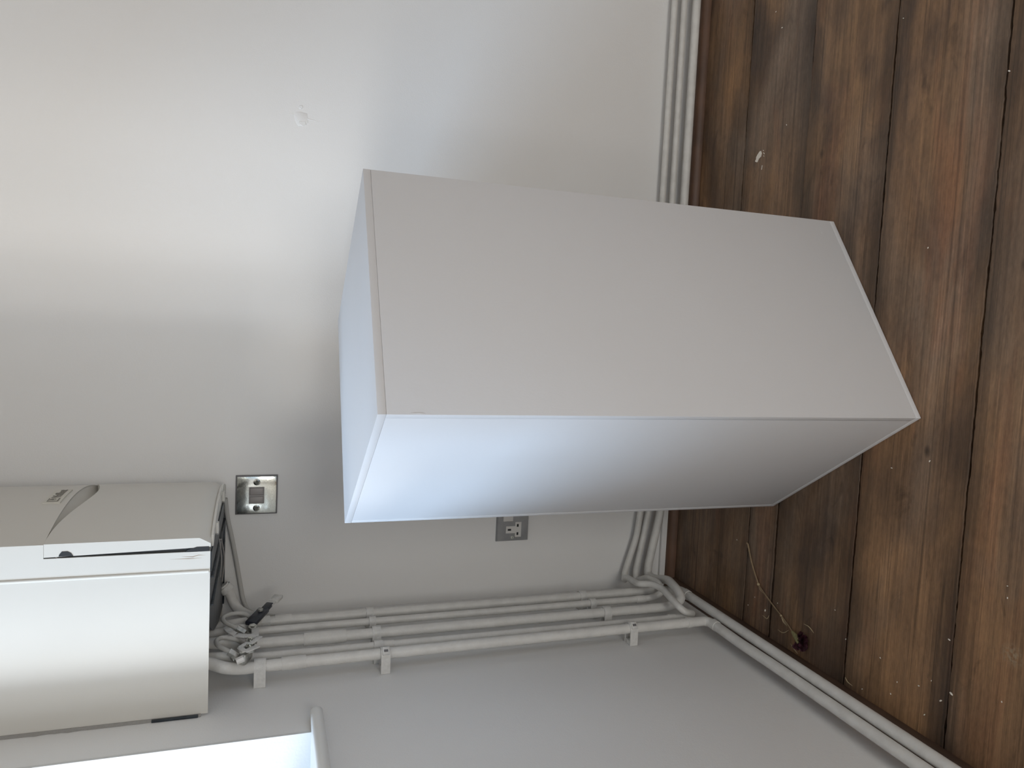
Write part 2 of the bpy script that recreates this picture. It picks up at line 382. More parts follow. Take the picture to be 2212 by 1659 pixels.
# skirting: white board low on the back wall, stained quarter-round bead on both walls
tag(obj('baseboard_back', bx(.001, ROOM_X-.001, -.010, -.0005, .0, .036, bev=.002), M_wall), kind='structure')
def bead(name, m_, axis, a, b, r=.026, h=.024, off=.0):
    bm = bmesh.new(); out = [(off, .0005), (off, h)]
    for k in range(1, 9):
        t = math.pi/2*k/8; out.append((off+.006+(r-off-.006)*math.sin(t), .0005+(h-.0005)*math.cos(t)))
    out[-1] = (r, .0005)
    n = int((b-a)/.02)+2; rings = []
    for i in range(n):
        s = a+(b-a)*i/(n-1); dj = .0008*noise.noise(V((s*8, 0, r*50)))
        rings.append([bm.verts.new(((p+dj*(p > off)), s, q) if axis == 'x' else (s, -(p+dj*(p > off)), q)) for p, q in out])
    for A, B in zip(rings, rings[1:]):
        for k in range(len(out)): bm.faces.new((A[k], A[(k+1) % len(out)], B[(k+1) % len(out)], B[k]))
    bm.faces.new(rings[0]); bm.faces.new(rings[-1][::-1])
    return tag(obj(name, bm, m_), kind='structure')
bead('baseboard_right_bead', M_bead, 'y', .002, ROOM_X-.002, r=.030, h=.021, off=.0102).name = 'trim_2'
bead('trim_3', M_bead_l, 'x', ROOM_Y+.002, -.031, r=.030, h=.024, off=.0005)

# ================================================================ the plinth
BW, BD, BH, T = .4383, .4354, .9284, .0118
pl = thing('display_plinth', 'tall white painted box plinth standing angled on the brown floorboards in mid room', 'plinth', (.5638, -.7717, 0), .5924)
G = .00015
def panel(name, *a, m_=M_box, bev=.0009):
    return obj(name, bx(*a, bev=bev*.6, seg=2), m_, pl)
panel('base_panel', 0, BW, 0, BD, .0006, T, bev=.0016)
panel('top_panel', 0, BW, 0, BD, BH-T, BH, bev=.0011)
panel('front_panel', G, BW-G, G, T, T+G, BH-T-G)
panel('rear_panel', G, BW-G, BD-T, BD-G, T+G, BH-T-G)
panel('side_panel', G*2, T, T+G, BD-T-G, T+G, BH-T-G)
panel('side_panel', BW-T, BW-G*2, T+G, BD-T-G, T+G, BH-T-G)
# knocks and flakes along the arrises
def chip(parent, c, s, m_=M_box):
    bm = bmesh.new(); bmesh.ops.create_icosphere(bm, subdivisions=2, radius=1)
    for v in bm.verts:
        v.co *= 1+.35*noise.noise(v.co*2+V(c)*90); v.co = V((v.co.x*s[0], v.co.y*s[1], v.co.z*s[2]))+V(c)
    return obj('paint_chip', bm, m_, parent)
fp = [o for o in pl.children if o.name.startswith('front_panel')][0]
chip(fp, (BW-.0015, .0016, .655), (.0018, .0016, .010))
chip(fp, (BW-.0015, .0012, .640), (.0014, .0012, .004))
chip(fp, (.0025, .0004, .874), (.0016, .0012, .011))
chip(fp, (.31, .0002, .19), (.0018, .0004, .0007)); chip(fp, (.262, .0002, .37), (.0012, .0005, .0012)); chip(fp, (.19, .0002, .50), (.001, .0005, .001)); chip(fp, (.405, .0002, .045), (.0035, .0004, .0006))
chip(fp, (.40, .0002, .885), (.0014, .0004, .0006)); chip(fp, (.35, .0002, .86), (.0009, .0004, .0009))

# ================================================================ the boiler
BY0, BY1, BZ = -.430, -.008, 1.150
def bowx(y, x0=.310, bul=.035): return x0+bul*(1-((y+.219)/.211)**2)
bo = thing('wall_boiler', 'large white gas boiler hung on the left wall in the corner above the pipes', 'boiler', (0, 0, BZ))
def bobj(name, bm, m_, parent=bo, smooth=True):
    for v in bm.verts: v.co.z -= BZ
    return obj(name, bm, m_, parent, smooth)
TOP = 2.02
bm = bmesh.new(); box(bm, .004, .2515, BY0, BY1, BZ+.045, TOP)
box(bm, .004, .2515, BY0, BY0+.002, BZ+.001, BZ+.045); box(bm, .004, .2515, BY1-.002, BY1, BZ+.001, BZ+.045)
cas = bobj('casing', bm, M_boiler, smooth=False)
bm = bmesh.new(); tube(bm, [(.2535, BY0+.0008, BZ+.003), (.2535, BY0+.0008, TOP)], .0032, 0, 12); bobj('casing_ridge', bm, M_boiler, cas)
# cover side wings and core behind the flap
NY = 28
ysg = [BY0+(BY1-BY0)*k/NY for k in range(NY+1)]
ZU = 1.3955
bm = bmesh.new()
outl = [(.2517, BY1), (.2517, BY0)]+[(bowx(y), y) for y in ysg]
prism(bm, outl, ZU, TOP, 'z'); box(bm, .2517, .2875, BY0, BY1, BZ+.001, ZU)
bmesh.ops.remove_doubles(bm, verts=bm.verts, dist=1e-6); fc = bobj('front_cover', bm, M_boilerf)
def flap_top(y):   # smile-shaped top edge
    t = min(1, abs((y+.22)/.205)); return 1.361+.0336*t*t*(3-2*t)
# scoop between cover and flap
bm = bmesh.new(); A = []
for y in ysg:
    x = bowx(y); zt = flap_top(y); row = []
    for k in range(9):
        t = k/8; row.append(bm.verts.new((x-.0008-.036*math.sin(t*math.pi/2)**1.3, y*.998, ZU+.0005-(ZU-1.325)*(1-math.cos(t*math.pi/2)))))
    A.append(row)
for a, b in zip(A, A[1:]):
    for k in range(8): bm.faces.new((a[k], a[k+1], b[k+1], b[k]))
bobj('grip_recess', bm, M_boilerf)
# flap, hinged open a touch at the top
bm = bmesh.new(); O, I = [], []
NZ = 14
for y in ysg:
    x = bowx(y); zt = flap_top(y); ro, ri = [], []
    for k in range(NZ+1):
        t = k/NZ; z = BZ+.0005+(zt-BZ)*t
        rnd = .010*max(0, 1-t*12)**2
        ro.append(bm.verts.new((x+.001-rnd, y, z))); ri.append(bm.verts.new((x-.0205+.0055*(1-t), y, z)))
    O.append(ro); I.append(ri)
for j in range(NY):
    for k in range(NZ):
        bm.faces.new((O[j][k], O[j+1][k], O[j+1][k+1], O[j][k+1])); bm.faces.new((I[j][k], I[j][k+1], I[j+1][k+1], I[j+1][k]))
    bm.faces.new((O[j][0], I[j][0], I[j+1][0], O[j+1][0])); bm.faces.new((O[j][NZ], O[j+1][NZ], I[j+1][NZ], I[j][NZ]))
for k in range(NZ):
    for j in (0, NY): bm.faces.new((O[j][k], O[j][k+1], I[j][k+1], I[j][k]))
fp_ = bobj('flap', bm, M_boilerf)
# dark latch hole and gap seen in the flap's near side
bm = bmesh.new(); prism(bm, [(.2905, 1.354), (.2955, 1.357), (.2985, 1.362), (.2985, 1.370), (.2940, 1.3735), (.2905, 1.3745)], BY0-.0006, BY0+.004, 'y'); bobj('latch_hole', bm, M_black, fp_)
bm = bmesh.new(); prism(bm, [(.2878, 1.395), (.2878, BZ+.004), (.2962, BZ+.004), (.2922, 1.30), (.2892, 1.395)], BY0+.003, BY1-.002, 'y'); bobj('gap_shadow_strip', bm, M_black)  # black strip stands in for the shade inside the flap gap
bm = bmesh.new(); prism(bm, [(.2880, BZ+.003), (.2960, BZ+.003), (.2960, BZ+.022), (.2915, BZ+.036), (.2880, BZ+.04)], BY0-.0003, BY0+.006, 'y'); bobj('hinge_opening', bm, M_black, fp_)
# rolled return lip under the flap with two hooks and a seam
bm = bmesh.new(); outl = [(bowx(y)-.004, y) for y in ysg[1:-1]]+[(bowx(y)-.022-.012*math.sin(math.pi*(y-BY0)/(BY1-BY0)), y) for y in reversed(ysg[1:-1])]
prism(bm, outl, BZ-.003, BZ+.001, 'z', bev=.0008); lip = bobj('return_lip', bm, M_boilerf, fp_)
for yy in (-.355, -.165):
    bm = bmesh.new(); x = bowx(yy)-.026
    prism(bm, [(x+.012, yy-.004), (x+.012, yy+.008), (x-.008, yy+.022), (x-.012, yy+.006), (x-.007, yy-.003)], BZ-.0075, BZ-.0022, 'z', bev=.001); bobj('hook', bm, M_boiler, fp_)
bm = bmesh.new(); x = bowx(-.255); box(bm, x-.03, x-.003, -.2565, -.2545, BZ-.0040, BZ-.002, bev=.0003); bobj('seam', bm, M_boiler, fp_)
bm = bmesh.new(); x = bowx(-.2); prism(bm, [(x-.009, -.245), (x-.006, -.185), (x-.004, -.15), (x-.012, -.20)], BZ-.0040, BZ-.002, 'z'); bobj('bright_strip', bm, M_chrome, fp_)
# dark underside with ribs
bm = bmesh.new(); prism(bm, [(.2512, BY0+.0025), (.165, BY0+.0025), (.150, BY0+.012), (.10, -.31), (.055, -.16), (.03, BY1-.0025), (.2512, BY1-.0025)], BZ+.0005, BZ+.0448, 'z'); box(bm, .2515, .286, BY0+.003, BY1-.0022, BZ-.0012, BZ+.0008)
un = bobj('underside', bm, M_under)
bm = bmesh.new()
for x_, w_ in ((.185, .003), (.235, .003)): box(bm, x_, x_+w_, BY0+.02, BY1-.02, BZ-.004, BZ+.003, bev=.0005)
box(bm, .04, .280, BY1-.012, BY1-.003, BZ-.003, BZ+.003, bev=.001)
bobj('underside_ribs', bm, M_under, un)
bm = bmesh.new(); tube(bm, [(.27, -.30, BZ-.006), (.22, -.26, BZ-.009), (.17, -.22, BZ-.004)], .0012, .03, 8); tube(bm, [(.24, -.20, BZ-.004), (.18, -.13, BZ-.008), (.12, -.10, BZ-.002)], .0016, .03, 8); bobj('wire', bm, M_insd, un)
# ragged sealant line down the wall side
bm = bmesh.new(); n = 90; prev = None
for k in range(n+1):
    z = BZ+.012+(TOP-BZ-.02)*k/n; w = .0042+.0024*noise.noise(V((z*60, 0, 0)))
    r = [bm.verts.new((.0002, BY0-w, z)), bm.verts.new((.0048, BY0-w*.3, z)), bm.verts.new((.0048, BY0+.002, z)), bm.verts.new((.0002, BY0+.002, z))]
    if prev:
        for a in range(4): bm.faces.new((prev[a], prev[(a+1) % 4], r[(a+1) % 4], r[a]))
    prev = r
bobj('sealant', bm, M_rub)
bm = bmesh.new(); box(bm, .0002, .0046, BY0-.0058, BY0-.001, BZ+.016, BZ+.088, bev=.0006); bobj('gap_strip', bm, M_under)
# brownish scratches on the near side of the cover
M_scr = mat('scratch', (.36, .27, .19), .7)
for pz in ([(.281, 1.158), (.2815, 1.170), (.279, 1.178), (.2805, 1.196)], [(.2765, 1.163), (.2762, 1.185), (.2768, 1.214)], [(.272, 1.24), (.2722, 1.248)], [(.284, 1.30), (.2838, 1.303)]):
    bm = bmesh.new(); tube(bm, [(p[0], BY0+.0001, p[1]) for p in pz], .0004, 0, 6, radii=lambda t: .0001+.0005*math.sin(math.pi*t)); bobj('scratch', bm, M_scr, fc)
# badge with lettering
bdy0, bdy1, bz0, bz1 = -.285, -.195, 1.4065, 1.433
def on_front(pts2, h): return [(bowx(y)+h, y, z) for y, z in pts2]
def front_plate(bm, y0, y1, z0, z1, h0, h1, n=10):
    R = []
    for k in range(n+1):
        y = y0+(y1-y0)*k/n; x = bowx(y)
        R.append([bm.verts.new((x+h0, y, z0)), bm.verts.new((x+h1, y, z0)), bm.verts.new((x+h1, y, z1)), bm.verts.new((x+h0, y, z1))])
    for a, b in zip(R, R[1:]):
        for k in range(4): bm.faces.new((a[k], a[(k+1) % 4], b[(k+1) % 4], b[k]))
    bm.faces.new(R[0]); bm.faces.new(R[-1][::-1])
bm = bmesh.new(); front_plate(bm, bdy0, bdy1, bz0, bz1, -.001, .0022); bd = bobj('badge', bm, M_badge, fc)
bm = bmesh.new(); y0 = bdy0+.006; front_plate(bm, y0, y0+.018, bz0+.0045, bz1-.0045, .0022, .0028, 3); bobj('emblem', bm, M_badge2, bd)
bm = bmesh.new(); front_plate(bm, y0+.0022, y0+.0158, bz0+.0067, bz1-.0067, .0026, .0031, 3); bobj('emblem', bm, M_badge, bd)
bm = bmesh.new()   # hare inside an egg outline, as simple curved strokes
c = (y0+.009, (bz0+bz1)/2)
pts = [(c[0]+.0045*math.cos(a), c[1]+.0038*math.sin(a)) for a in [2*math.pi*k/14 for k in range(15)]]
tube(bm, [(bowx(p[0])+.0032, p[0], p[1]) for p in pts], .0005, 0, 6)
tube(bm, [(bowx(p[0])+.0032, p[0], p[1]) for p in [(c[0]-.001, c[1]-.001), (c[0]-.003, c[1]+.004), (c[0]-.0045, c[1]+.0058)]], .0006, 0, 6)
tube(bm, [(bowx(p[0])+.0032, p[0], p[1]) for p in [(c[0]+.0005, c[1]-.001), (c[0]+.0, c[1]+.004), (c[0]-.001, c[1]+.006)]], .0006, 0, 6)
bobj('emblem', bm, M_badge2, bd)
tcv = bpy.data.curves.new('lettering', 'FONT'); tcv.body = 'Vaillant'; tcv.size = .0185; tcv.extrude = .0004; tcv.offset = .0004; tcv.resolution_u = 3
to = bpy.data.objects.new('tmp_text', tcv); COL.objects.link(to)
bpy.context.view_layer.update()
me = bpy.data.meshes.new_from_object(to.evaluated_get(bpy.context.evaluated_depsgraph_get()))
bpy.data.objects.remove(to)
wmax = max(v.co.x for v in me.vertices)
for v in me.vertices:
    y = y0+.0215+v.co.x*(.058/wmax); z = bz0+.0065+v.co.y; v.co = V((bowx(y)+.0026+v.co.z, y, z-BZ))
me.materials.append(M_badge2); lt = link('lettering', me, bd)
# scuffs on the casing side
bm = bmesh.new()

# ================================================================ electrical plates
M_screw = mat('screw_head', (.10, .10, .09), .4, .8)
def plate(bm, w, h, t, edge, crown=0):
    """bevel-edged plate facing -y, centred on the origin, back at y=0"""
    o = [(-w, -h), (w, -h), (w, h), (-w, h)]
    lv = [(0, 0, 0), (t*.45, 0, 0), (t, edge, edge)]
    rings = [[bm.verts.new((x-math.copysign(dx, x), -d, z-math.copysign(dz, z))) for x, z in o] for d, dx, dz in lv]
    for a, b in zip(rings, rings[1:]):
        for k in range(4): bm.faces.new((a[k], a[(k+1) % 4], b[(k+1) % 4], b[k]))
    bm.faces.new(rings[-1]); bm.faces.new(rings[0][::-1])
sp = thing('fused_switch_plate', 'small square chrome fused switch plate on the wall right of the boiler', 'switch', (.2833, 0, 1.0827))
obj('back_box', bx(-.045, .045, -.004, -.0003, -.045, .045, bev=.001), M_back, sp)
bm = bmesh.new()      # pillow-shaped chrome plate: shallow raised pyramid towards the insert
w = .0432
lv = [(.0025, w, w), (.0075, w-.0015, w-.0015), (.0086, w-.005, w-.005), (.0102, .0195, .0220), (.0104, .0150, .0190)]
rings = [[bm.verts.new((x*a, -d, z*b)) for x, z in ((-1, -1), (1, -1), (1, 1), (-1, 1))] for d, a, b in lv]
for a, b in zip(rings, rings[1:]):
    for k in range(4): bm.faces.new((a[k], a[(k+1) % 4], b[(k+1) % 4], b[k]))
bm.faces.new(rings[-1]); bm.faces.new(rings[0][::-1])
obj('face_plate', bm, M_chrome, sp)
ins = obj('insert', bx(-.0190, .0190, -.0122, -.0095, -.0165, .0165, bev=.0012), M_insd, sp)
# phone sideways: along the room's horizontal the insert carries rocker and fuse holder side by side
obj('recess', bx(-.0175, .0178, -.01235, -.0120, -.0147, .0147), M_back, ins)
obj('insert_frame', bx(-.0024, .0012, -.0128, -.0120, -.0150, .0150), M_insd, ins)
obj('rocker', bx(.0020, .0168, -.0150, -.0122, -.0138, .0138, bev=.0010), M_insd, sp)
obj('fuse_holder', bx(-.0168, -.0032, -.0134, -.0122, -.0140, .0140, bev=.0006), M_insd, sp)
for sxx in (-.0295, .0295):
    bm = bmesh.new(); cyl(bm, (sxx, -.0085, .0), (sxx, -.0115, .0), .0042); s = obj('screw', bm, M_screw, sp)
    bm = bmesh.new(); bmesh.ops.create_circle
    R = .0075
    A = [bm.verts.new((sxx+R*math.cos(a), -.0098, R*math.sin(a))) for a in [2*math.pi*k/24 for k in range(24)]]
    B = [bm.verts.new((sxx+.0045*math.cos(a), -.0110, .0045*math.sin(a))) for a in [2*math.pi*k/24 for k in range(24)]]
    for k in range(24): bm.faces.new((A[k], A[(k+1) % 24], B[(k+1) % 24], B[k]))
    obj('screw_cup', bm, M_chrome, s)

so = thing('double_wall_socket', 'brushed steel double plug socket on the back wall partly hidden behind the white plinth', 'socket', (.2195, 0, .4665))
obj('back_box', bx(-.0725, .0725, -.003, -.0003, -.0425, .0425, bev=.0008), M_back, so)
bm = bmesh.new(); plate(bm, .0728, .0428, .0085, .0025); bmesh.ops.bevel(bm, geom=[e for e in bm.edges], offset=.0006, segments=2, affect='EDGES')
obj('face_plate', bm, M_steel, so)
for sgn in (-1, 1):
    cx = sgn*.0428
    obj('rocker', bx(min(sgn*.0015, sgn*.0203), max(sgn*.0015, sgn*.0203), -.0125, -.0084, .0014, .0274, bev=.001), M_ins, so)
    bm = bmesh.new(); c0 = cx
    prism(bm, [(c0-.0190, -.022), (c0+.0190, -.022), (c0+.0190, -.006), (c0+.009, -.006), (c0+.009, .0185), (c0-.009, .0185), (c0-.009, -.006), (c0-.0190, -.006)], -.0093, -.0080, 'y')
    si = obj('socket_insert', bm, M_ins, so)
    for q in ((c0-.0106, -.0124, .0036, .0024), (c0+.0106, -.0124, .0036, .0024), (c0, .0095, .0025, .0044)):
        obj('pin_slot', bx(q[0]-q[2], q[0]+q[2], -.0096, -.0085, q[1]-q[3], q[1]+q[3]), M_black, si)
    bm = bmesh.new(); cyl(bm, (sgn*.0625, -.0082, .0014), (sgn*.0625, -.0104, .0014), .0036); sc_ = obj('screw', bm, M_chrome, so)
    bm = bmesh.new(); box(bm, sgn*.0625-.0030, sgn*.0625+.0030, -.0106, -.0102, .0009, .0019); obj('screw_slot', bm, M_black, sc_)

# ================================================================ pipework
R22, R15 = .0108, .0080
def pipe(name, label, runs, cps=(), group=None):
    o = None
    bm = bmesh.new()
    for pts, r, rad in runs: tube(bm, pts, r, rad, 22)
    o = obj(name, bm, M_pipe); tag(o, label, 'pipe', group)
    for a, b, r in cps:
        c = bmesh.new(); a, b = V(a), V(b); tube(c, [a, a+(b-a)*.04, a+(b-a)*.5, a+(b-a)*.96, b], r, 0, 22, radii=lambda t, r=r: r*(.94 if t in (0, 1) else 1)); obj('coupling', c, M_pipe, o)
    return o
g = 'white painted heating pipes'
zt = BZ+.0445
P1 = [(.038, -.165, zt), (.052, -.172, 1.130), (.046, -.150, 1.095), (.035, -.128, 1.070), (.035, -.124, .120), (.037, -.134, .085), (.048, -.165, .068), (.048, -.30, .068), (.048, -.90, .069), (.048, ROOM_Y+.02, .069)]
pipe('heating_pipe', 'painted pipe nearest the room corner, then lowest along the left wall', [(P1, R22, .022)], [((.035, -.126, 1.040), (.035, -.126, 1.005), .0125), ((.048, -.188, .068), (.048, -.206, .068), .0122)])
P2 = [(.050, -.215, zt), (.060, -.209, 1.105), (.035, -.174, 1.080), (.035, -.171, .150), (.046, -.168, .118), (.0595, -.135, .112), (.0565, -.085, .116), (.030, -.036, .120), (.050, -.026, .120), (.22, -.026, .090), (.9, -.026, .0775), (ROOM_X-.02, -.026, .0775)]
pipe('heating_pipe', 'thin pipe second from the corner, then middle of three along back wall', [(P2, R15, .018)], [((.035, -.172, .195), (.035, -.172, .170), .0092)])
P3 = [(.060, -.262, zt), (.058, -.276, 1.132), (.035, -.236, 1.085), (.035, -.231, .135), (.052, -.236, .105), (.066, -.214, .104), (.070, -.180, .100), (.066, -.140, .088), (.056, -.105, .086), (.044, -.070, .086), (.044, -.033, .087), (.07, -.030, .084), (.22, -.030, .0565), (.9, -.030, .0445), (ROOM_X-.02, -.030, .0445)]
pipe('heating_pipe', 'thick pipe third from the corner, looping into the lowest back wall pipe', [(P3, R22, .022)], [((.035, -.235, .985), (.035, -.235, .90), .0135)])
P4 = [(.048, -.303, zt), (.050, -.315, 1.125), (.033, -.292, 1.085), (.033, -.2915, .118), (.040, -.291, .110), (.058, -.318, .152), (.072, -.275, .158), (.076, -.214, .150), (.074, -.176, .160), (.068, -.158, .182), (.052, -.062, .165), (.030, -.027, .152), (.052, -.024, .150), (.148, -.024, .121), (.22, -.024, .1135), (.9, -.024, .1045), (ROOM_X-.02, -.024, .1020)]
pipe('heating_pipe', 'thin fourth pipe crossing the others in an s-bend to top back wall run', [(P4, R15, .022)], [((.033, -.2920, .835), (.033, -.2920, .81), .0092), ((.033, -.291, .175), (.033, -.291, .157), .0092)])
P5 = [(.062, -.345, zt), (.055, -.352, 1.150), (.050, -.364, 1.128), (.037, -.346, 1.098), (.035, -.3385, 1.070), (.035, -.336, .95), (.035, -.330, .50), (.035, -.326, .096), (.034, -.345, .089), (.033, -.45, .090), (.033, -.56, .087), (.033, -.9, .088), (.033, ROOM_Y+.02, .088)]
pipe('heating_pipe', 'thick pipe furthest from the corner, then upper pipe along the left wall', [(P5, R22, .020)], [((.035, -.3365, 1.030), (.035, -.3355, .985), .0124), ((.035, -.327, .148), (.035, -.327, .137), .0118), ((.0345, -.343, .0893), (.034, -.360, .0892), .0120)])
# short elbow joining under the boiler at the far side
bm = bmesh.new(); tube(bm, [(.098, -.060, 1.147), (.080, -.060, 1.134), (.050, -.062, 1.124), (.040, -.085, 1.105), (.036, -.105, 1.075)], .0105, .016, 20)
el = obj('overflow_elbow', bm, M_pipe); tag(el, 'short bent white pipe coming down beneath the far side of the boiler', 'pipe')
bm = bmesh.new(); tube(bm, [(.094, -.060, 1.1455), (.084, -.060, 1.137)], .0145, 0, 20); obj('collar', bm, M_pipe2, el)
bm = bmesh.new(); tube(bm, [(.285, -.040, 1.147), (.238, -.026, 1.143), (.195, -.018, 1.134), (.15, -.012, 1.126), (.121, -.010, 1.121), (.08, -.010, 1.114), (.046, -.012, 1.108), (.030, -.03, 1.10), (.028, -.06, 1.085), (.030, -.09, 1.04)], .0048, .03, 14)
tag(obj('power_cable', bm, M_cable), 'grey painted cable drooping from the boiler flap across the back wall to the corner', 'cable')

# clips: saddle bands closed onto the wall
def clip(label, y, z, r, x=.035, h=.016, latch=False, y2=None, sag=0, wall='left'):
    t = .0026; ri = r+.0005; ro = ri+t
    def outline(rr, first):
        pts = [(.0006, y-rr), (x, y-rr)] if y2 is None else [(.0006, y-rr), (x, y-rr)]
        for k in range(1, 12):
            a = -math.pi/2+math.pi*k/12; yy = y if y2 is None else (y if a < 0 else y2)
            pts.append((x+rr*math.cos(a), yy+rr*math.sin(a)))
        ye = y if y2 is None else y2
        pts += [(x, ye+rr), (.0006, ye+rr)]
        return pts
    c = thing('pipe_clip', label, 'pipe clip', (x, y, z), 0, 'pipe clips')
    bm = bmesh.new(); A = outline(ro, 1); B = outline(ri, 0); n = len(A)
    def L(p, zz): return bm.verts.new((p[0]-x, p[1]-y, zz+.0006*noise.noise(V((p[0]*300, p[1]*300, zz*80+z)))))
    a0 = [L(p, -h/2) for p in A]; a1 = [L(p, h/2) for p in A]; b0 = [L(p, -h/2) for p in B]; b1 = [L(p, h/2) for p in B]
    for k in range(n-1):
        for q in ((a0[k], a0[k+1], a1[k+1], a1[k]), (b0[k], b1[k], b1[k+1], b0[k+1]), (a1[k], a1[k+1], b1[k+1], b1[k]), (a0[k], b0[k], b0[k+1], a0[k+1])): bm.faces.new(q)
    for k in (0, n-1): bm.faces.new((a0[k], a1[k], b1[k], b0[k]))
    bmesh.ops.recalc_face_normals(bm, faces=bm.faces)
    obj('band', bm, M_pipe2, c)
    obj('wall_block', bx(-x+.0004, -x+.010, -r, r+(0 if y2 is None else y2-y), -h*.45, h*.45, bev=.001), M_pipe2, c)
    if latch:
        bm = bmesh.new(); orient_box(bm, (ro*.72, -ro*.72, 0), V((.707, -.707, 0)), V((.707, .707, 0)), V((0, 0, 1)), .0022, .0075, h*.38, bev=.0008); obj('latch', bm, M_pipe2, c)
        bm = bmesh.new(); orient_box(bm, (ro*.72+.0018, -ro*.72-.0018, 0), V((.707, -.707, 0)), V((.707, .707, 0)), V((0, 0, 1)), .0012, .0022, h*.22, bev=.0004); obj('latch_slot', bm, M_back, c)
    return c
clip('upper clip holding the pipe nearest the room corner to the wall', -.127, .838, R22)
clip('upper clip on the thin pipe second from the corner', -.1735, .838, R15, h=.014)
clip('upper clip on the thick middle pipe of the vertical five', -.233, .838, R22, h=.018)
clip('upper clip spanning the two pipes furthest from the corner', -.3365, .835, R22, h=.018, latch=True)
clip('upper slim clip on the fourth thin pipe', -.2925, .842, R15, x=.033, h=.018)
clip('lower clip holding the pipe nearest the room corner to the wall', -.124, .318, R22, h=.017)
clip('lower clip on the thin pipe second from the corner', -.1715, .312, R15, h=.015)
clip('lower clip on the thick middle pipe of the vertical five', -.2315, .304, R22, h=.018)
clip('lower latched clip on the pipe furthest from the corner', -.3275, .288, R22, h=.018, latch=True)
clip('broad clip on the outermost pipe just below the boiler valves', -.338, 1.068, R22+.001, h=.021, latch=False)

# valves ----------------------------------------------------------
def lever_pts(bm, a, b, w, t, nrm, w2=None, bev=.0008):
    a, b = V(a), V(b); d = (b-a).normalized(); n = V(nrm); n = (n-d*n.dot(d)).normalized(); s = d.cross(n)
    orient_box(bm, (a+b)/2, d, s, n, (b-a).length/2, w/2, t/2, bev=bev)
va = thing('isolation_valve', 'stop valve with a raised black lever and clear tip on the pipe nearest the corner', 'valve', (.035, -.150, 1.075))
def vobj(name, bm, m_, root, parent=None):
    for v in bm.verts: v.co -= root.location
    return obj(name, bm, m_, parent or root)
bm = bmesh.new(); tube(bm, [(.036, -.132, 1.090), (.035, -.130, 1.082), (.035, -.128, 1.060), (.035, -.127, 1.050)], .0142, 0, 6); cyl(bm, (.035, -.133, 1.070), (.066, -.150, 1.078), .0065, 12); vobj('valve_body', bm, M_pipe2, va)
bm = bmesh.new(); lever_pts(bm, (.068, -.215, 1.088), (.075, -.160, 1.062), .024, .009, (1, 0, 0), bev=.003); lever_pts(bm, (.075, -.170, 1.064), (.079, -.140, 1.050), .016, .007, (1, 0, 0), bev=.002)
lv_ = vobj('lever', bm, M_valve, va); tag(lv_, 'black lever')
bm = bmesh.new(); lever_pts(bm, (.078, -.148, 1.053), (.080, -.122, 1.041), .015, .005, (1, 0, 0)); lever_pts(bm, (.079, -.131, 1.044), (.081, -.104, 1.032), .020, .008, (1, 0, 0), bev=.002); lever_pts(bm, (.083, -.128, 1.043), (.085, -.110, 1.035), .010, .003, (1, 0, 0)); vobj('lever_tip', bm, M_pipe2, va, lv_).location = (0, 0, 0)
bm = bmesh.new(); tube(bm, [(.0785, -.176, 1.069), (.083, -.176, 1.069)], .0055, 0, 6); vobj('nut', bm, M_vmetal, va)

vb = thing('drain_valve', 'painted valve with a hooked white lever on the thin second pipe under the boiler', 'valve', (.035, -.23, 1.085))
bm = bmesh.new(); orient_box(bm, (.050, -.228, 1.084), V((1, 0, 0)), V((0, 1, 0)), V((0, 0, 1)), .012, .020, .010, bev=.002); tube(bm, [(.035, -.174, 1.084), (.050, -.215, 1.084)], .0075, 0, 12); vobj('valve_body', bm, M_vmetal, vb)
bm = bmesh.new(); tube(bm, [(.060, -.232, 1.083), (.072, -.236, 1.083)], .0085, 0, 6); vobj('nut', bm, M_vmetal, vb)
bm = bmesh.new(); tube(bm, [(.0722, -.236, 1.083), (.0735, -.236, 1.083)], .0045, 0, 12); vobj('nut', bm, M_chrome, vb)
bm = bmesh.new()
hk = [(.078, -.300, 1.076), (.080, -.301, 1.094), (.080, -.293, 1.112), (.080, -.274, 1.124), (.079, -.259, 1.129)]
for a, b in zip(hk, hk[1:]): lever_pts(bm, a, V(b)+(V(b)-V(a)).normalized()*.002, .013, .003, (1, 0, 0), bev=.0006)
lever_pts(bm, (.078, -.300, 1.078), (.070, -.245, 1.078), .014, .003, (1, 0, 0))
vobj('lever', bm, M_pipe2, vb)
vd = thing('valve_bracket', 'flat painted bracket plate between the middle valves below the boiler', 'bracket', (.05, -.26, 1.09))
bm = bmesh.new(); orient_box(bm, (.046, -.268, 1.088), V((1, 0, 0)), V((0, 1, 0)), V((0, 0, 1)), .003, .024, .009, bev=.001); orient_box(bm, (.024, -.262, 1.088), V((1, 0, 0)), V((0, 1, 0)), V((0, 0, 1)), .0235, .003, .006, bev=.001); vobj('strap', bm, M_pipe2, vd)
vc = thing('filling_valve', 'cluttered chrome and white double-tap filling valve above the broad outermost clip', 'valve', (.05, -.335, 1.095))
bm = bmesh.new(); tube(bm, [(.050, -.318, 1.112), (.060, -.335, 1.108), (.062, -.350, 1.106)], .010, .01, 14); tube(bm, [(.040, -.296, 1.092), (.055, -.310, 1.095), (.062, -.335, 1.098)], .0095, .01, 14); orient_box(bm, (.058, -.338, 1.098), V((1, 0, 0)), V((0, .94, -.34)), V((0, .34, .94)), .010, .018, .012, bev=.003); vobj('valve_body', bm, M_vmetal, vc)
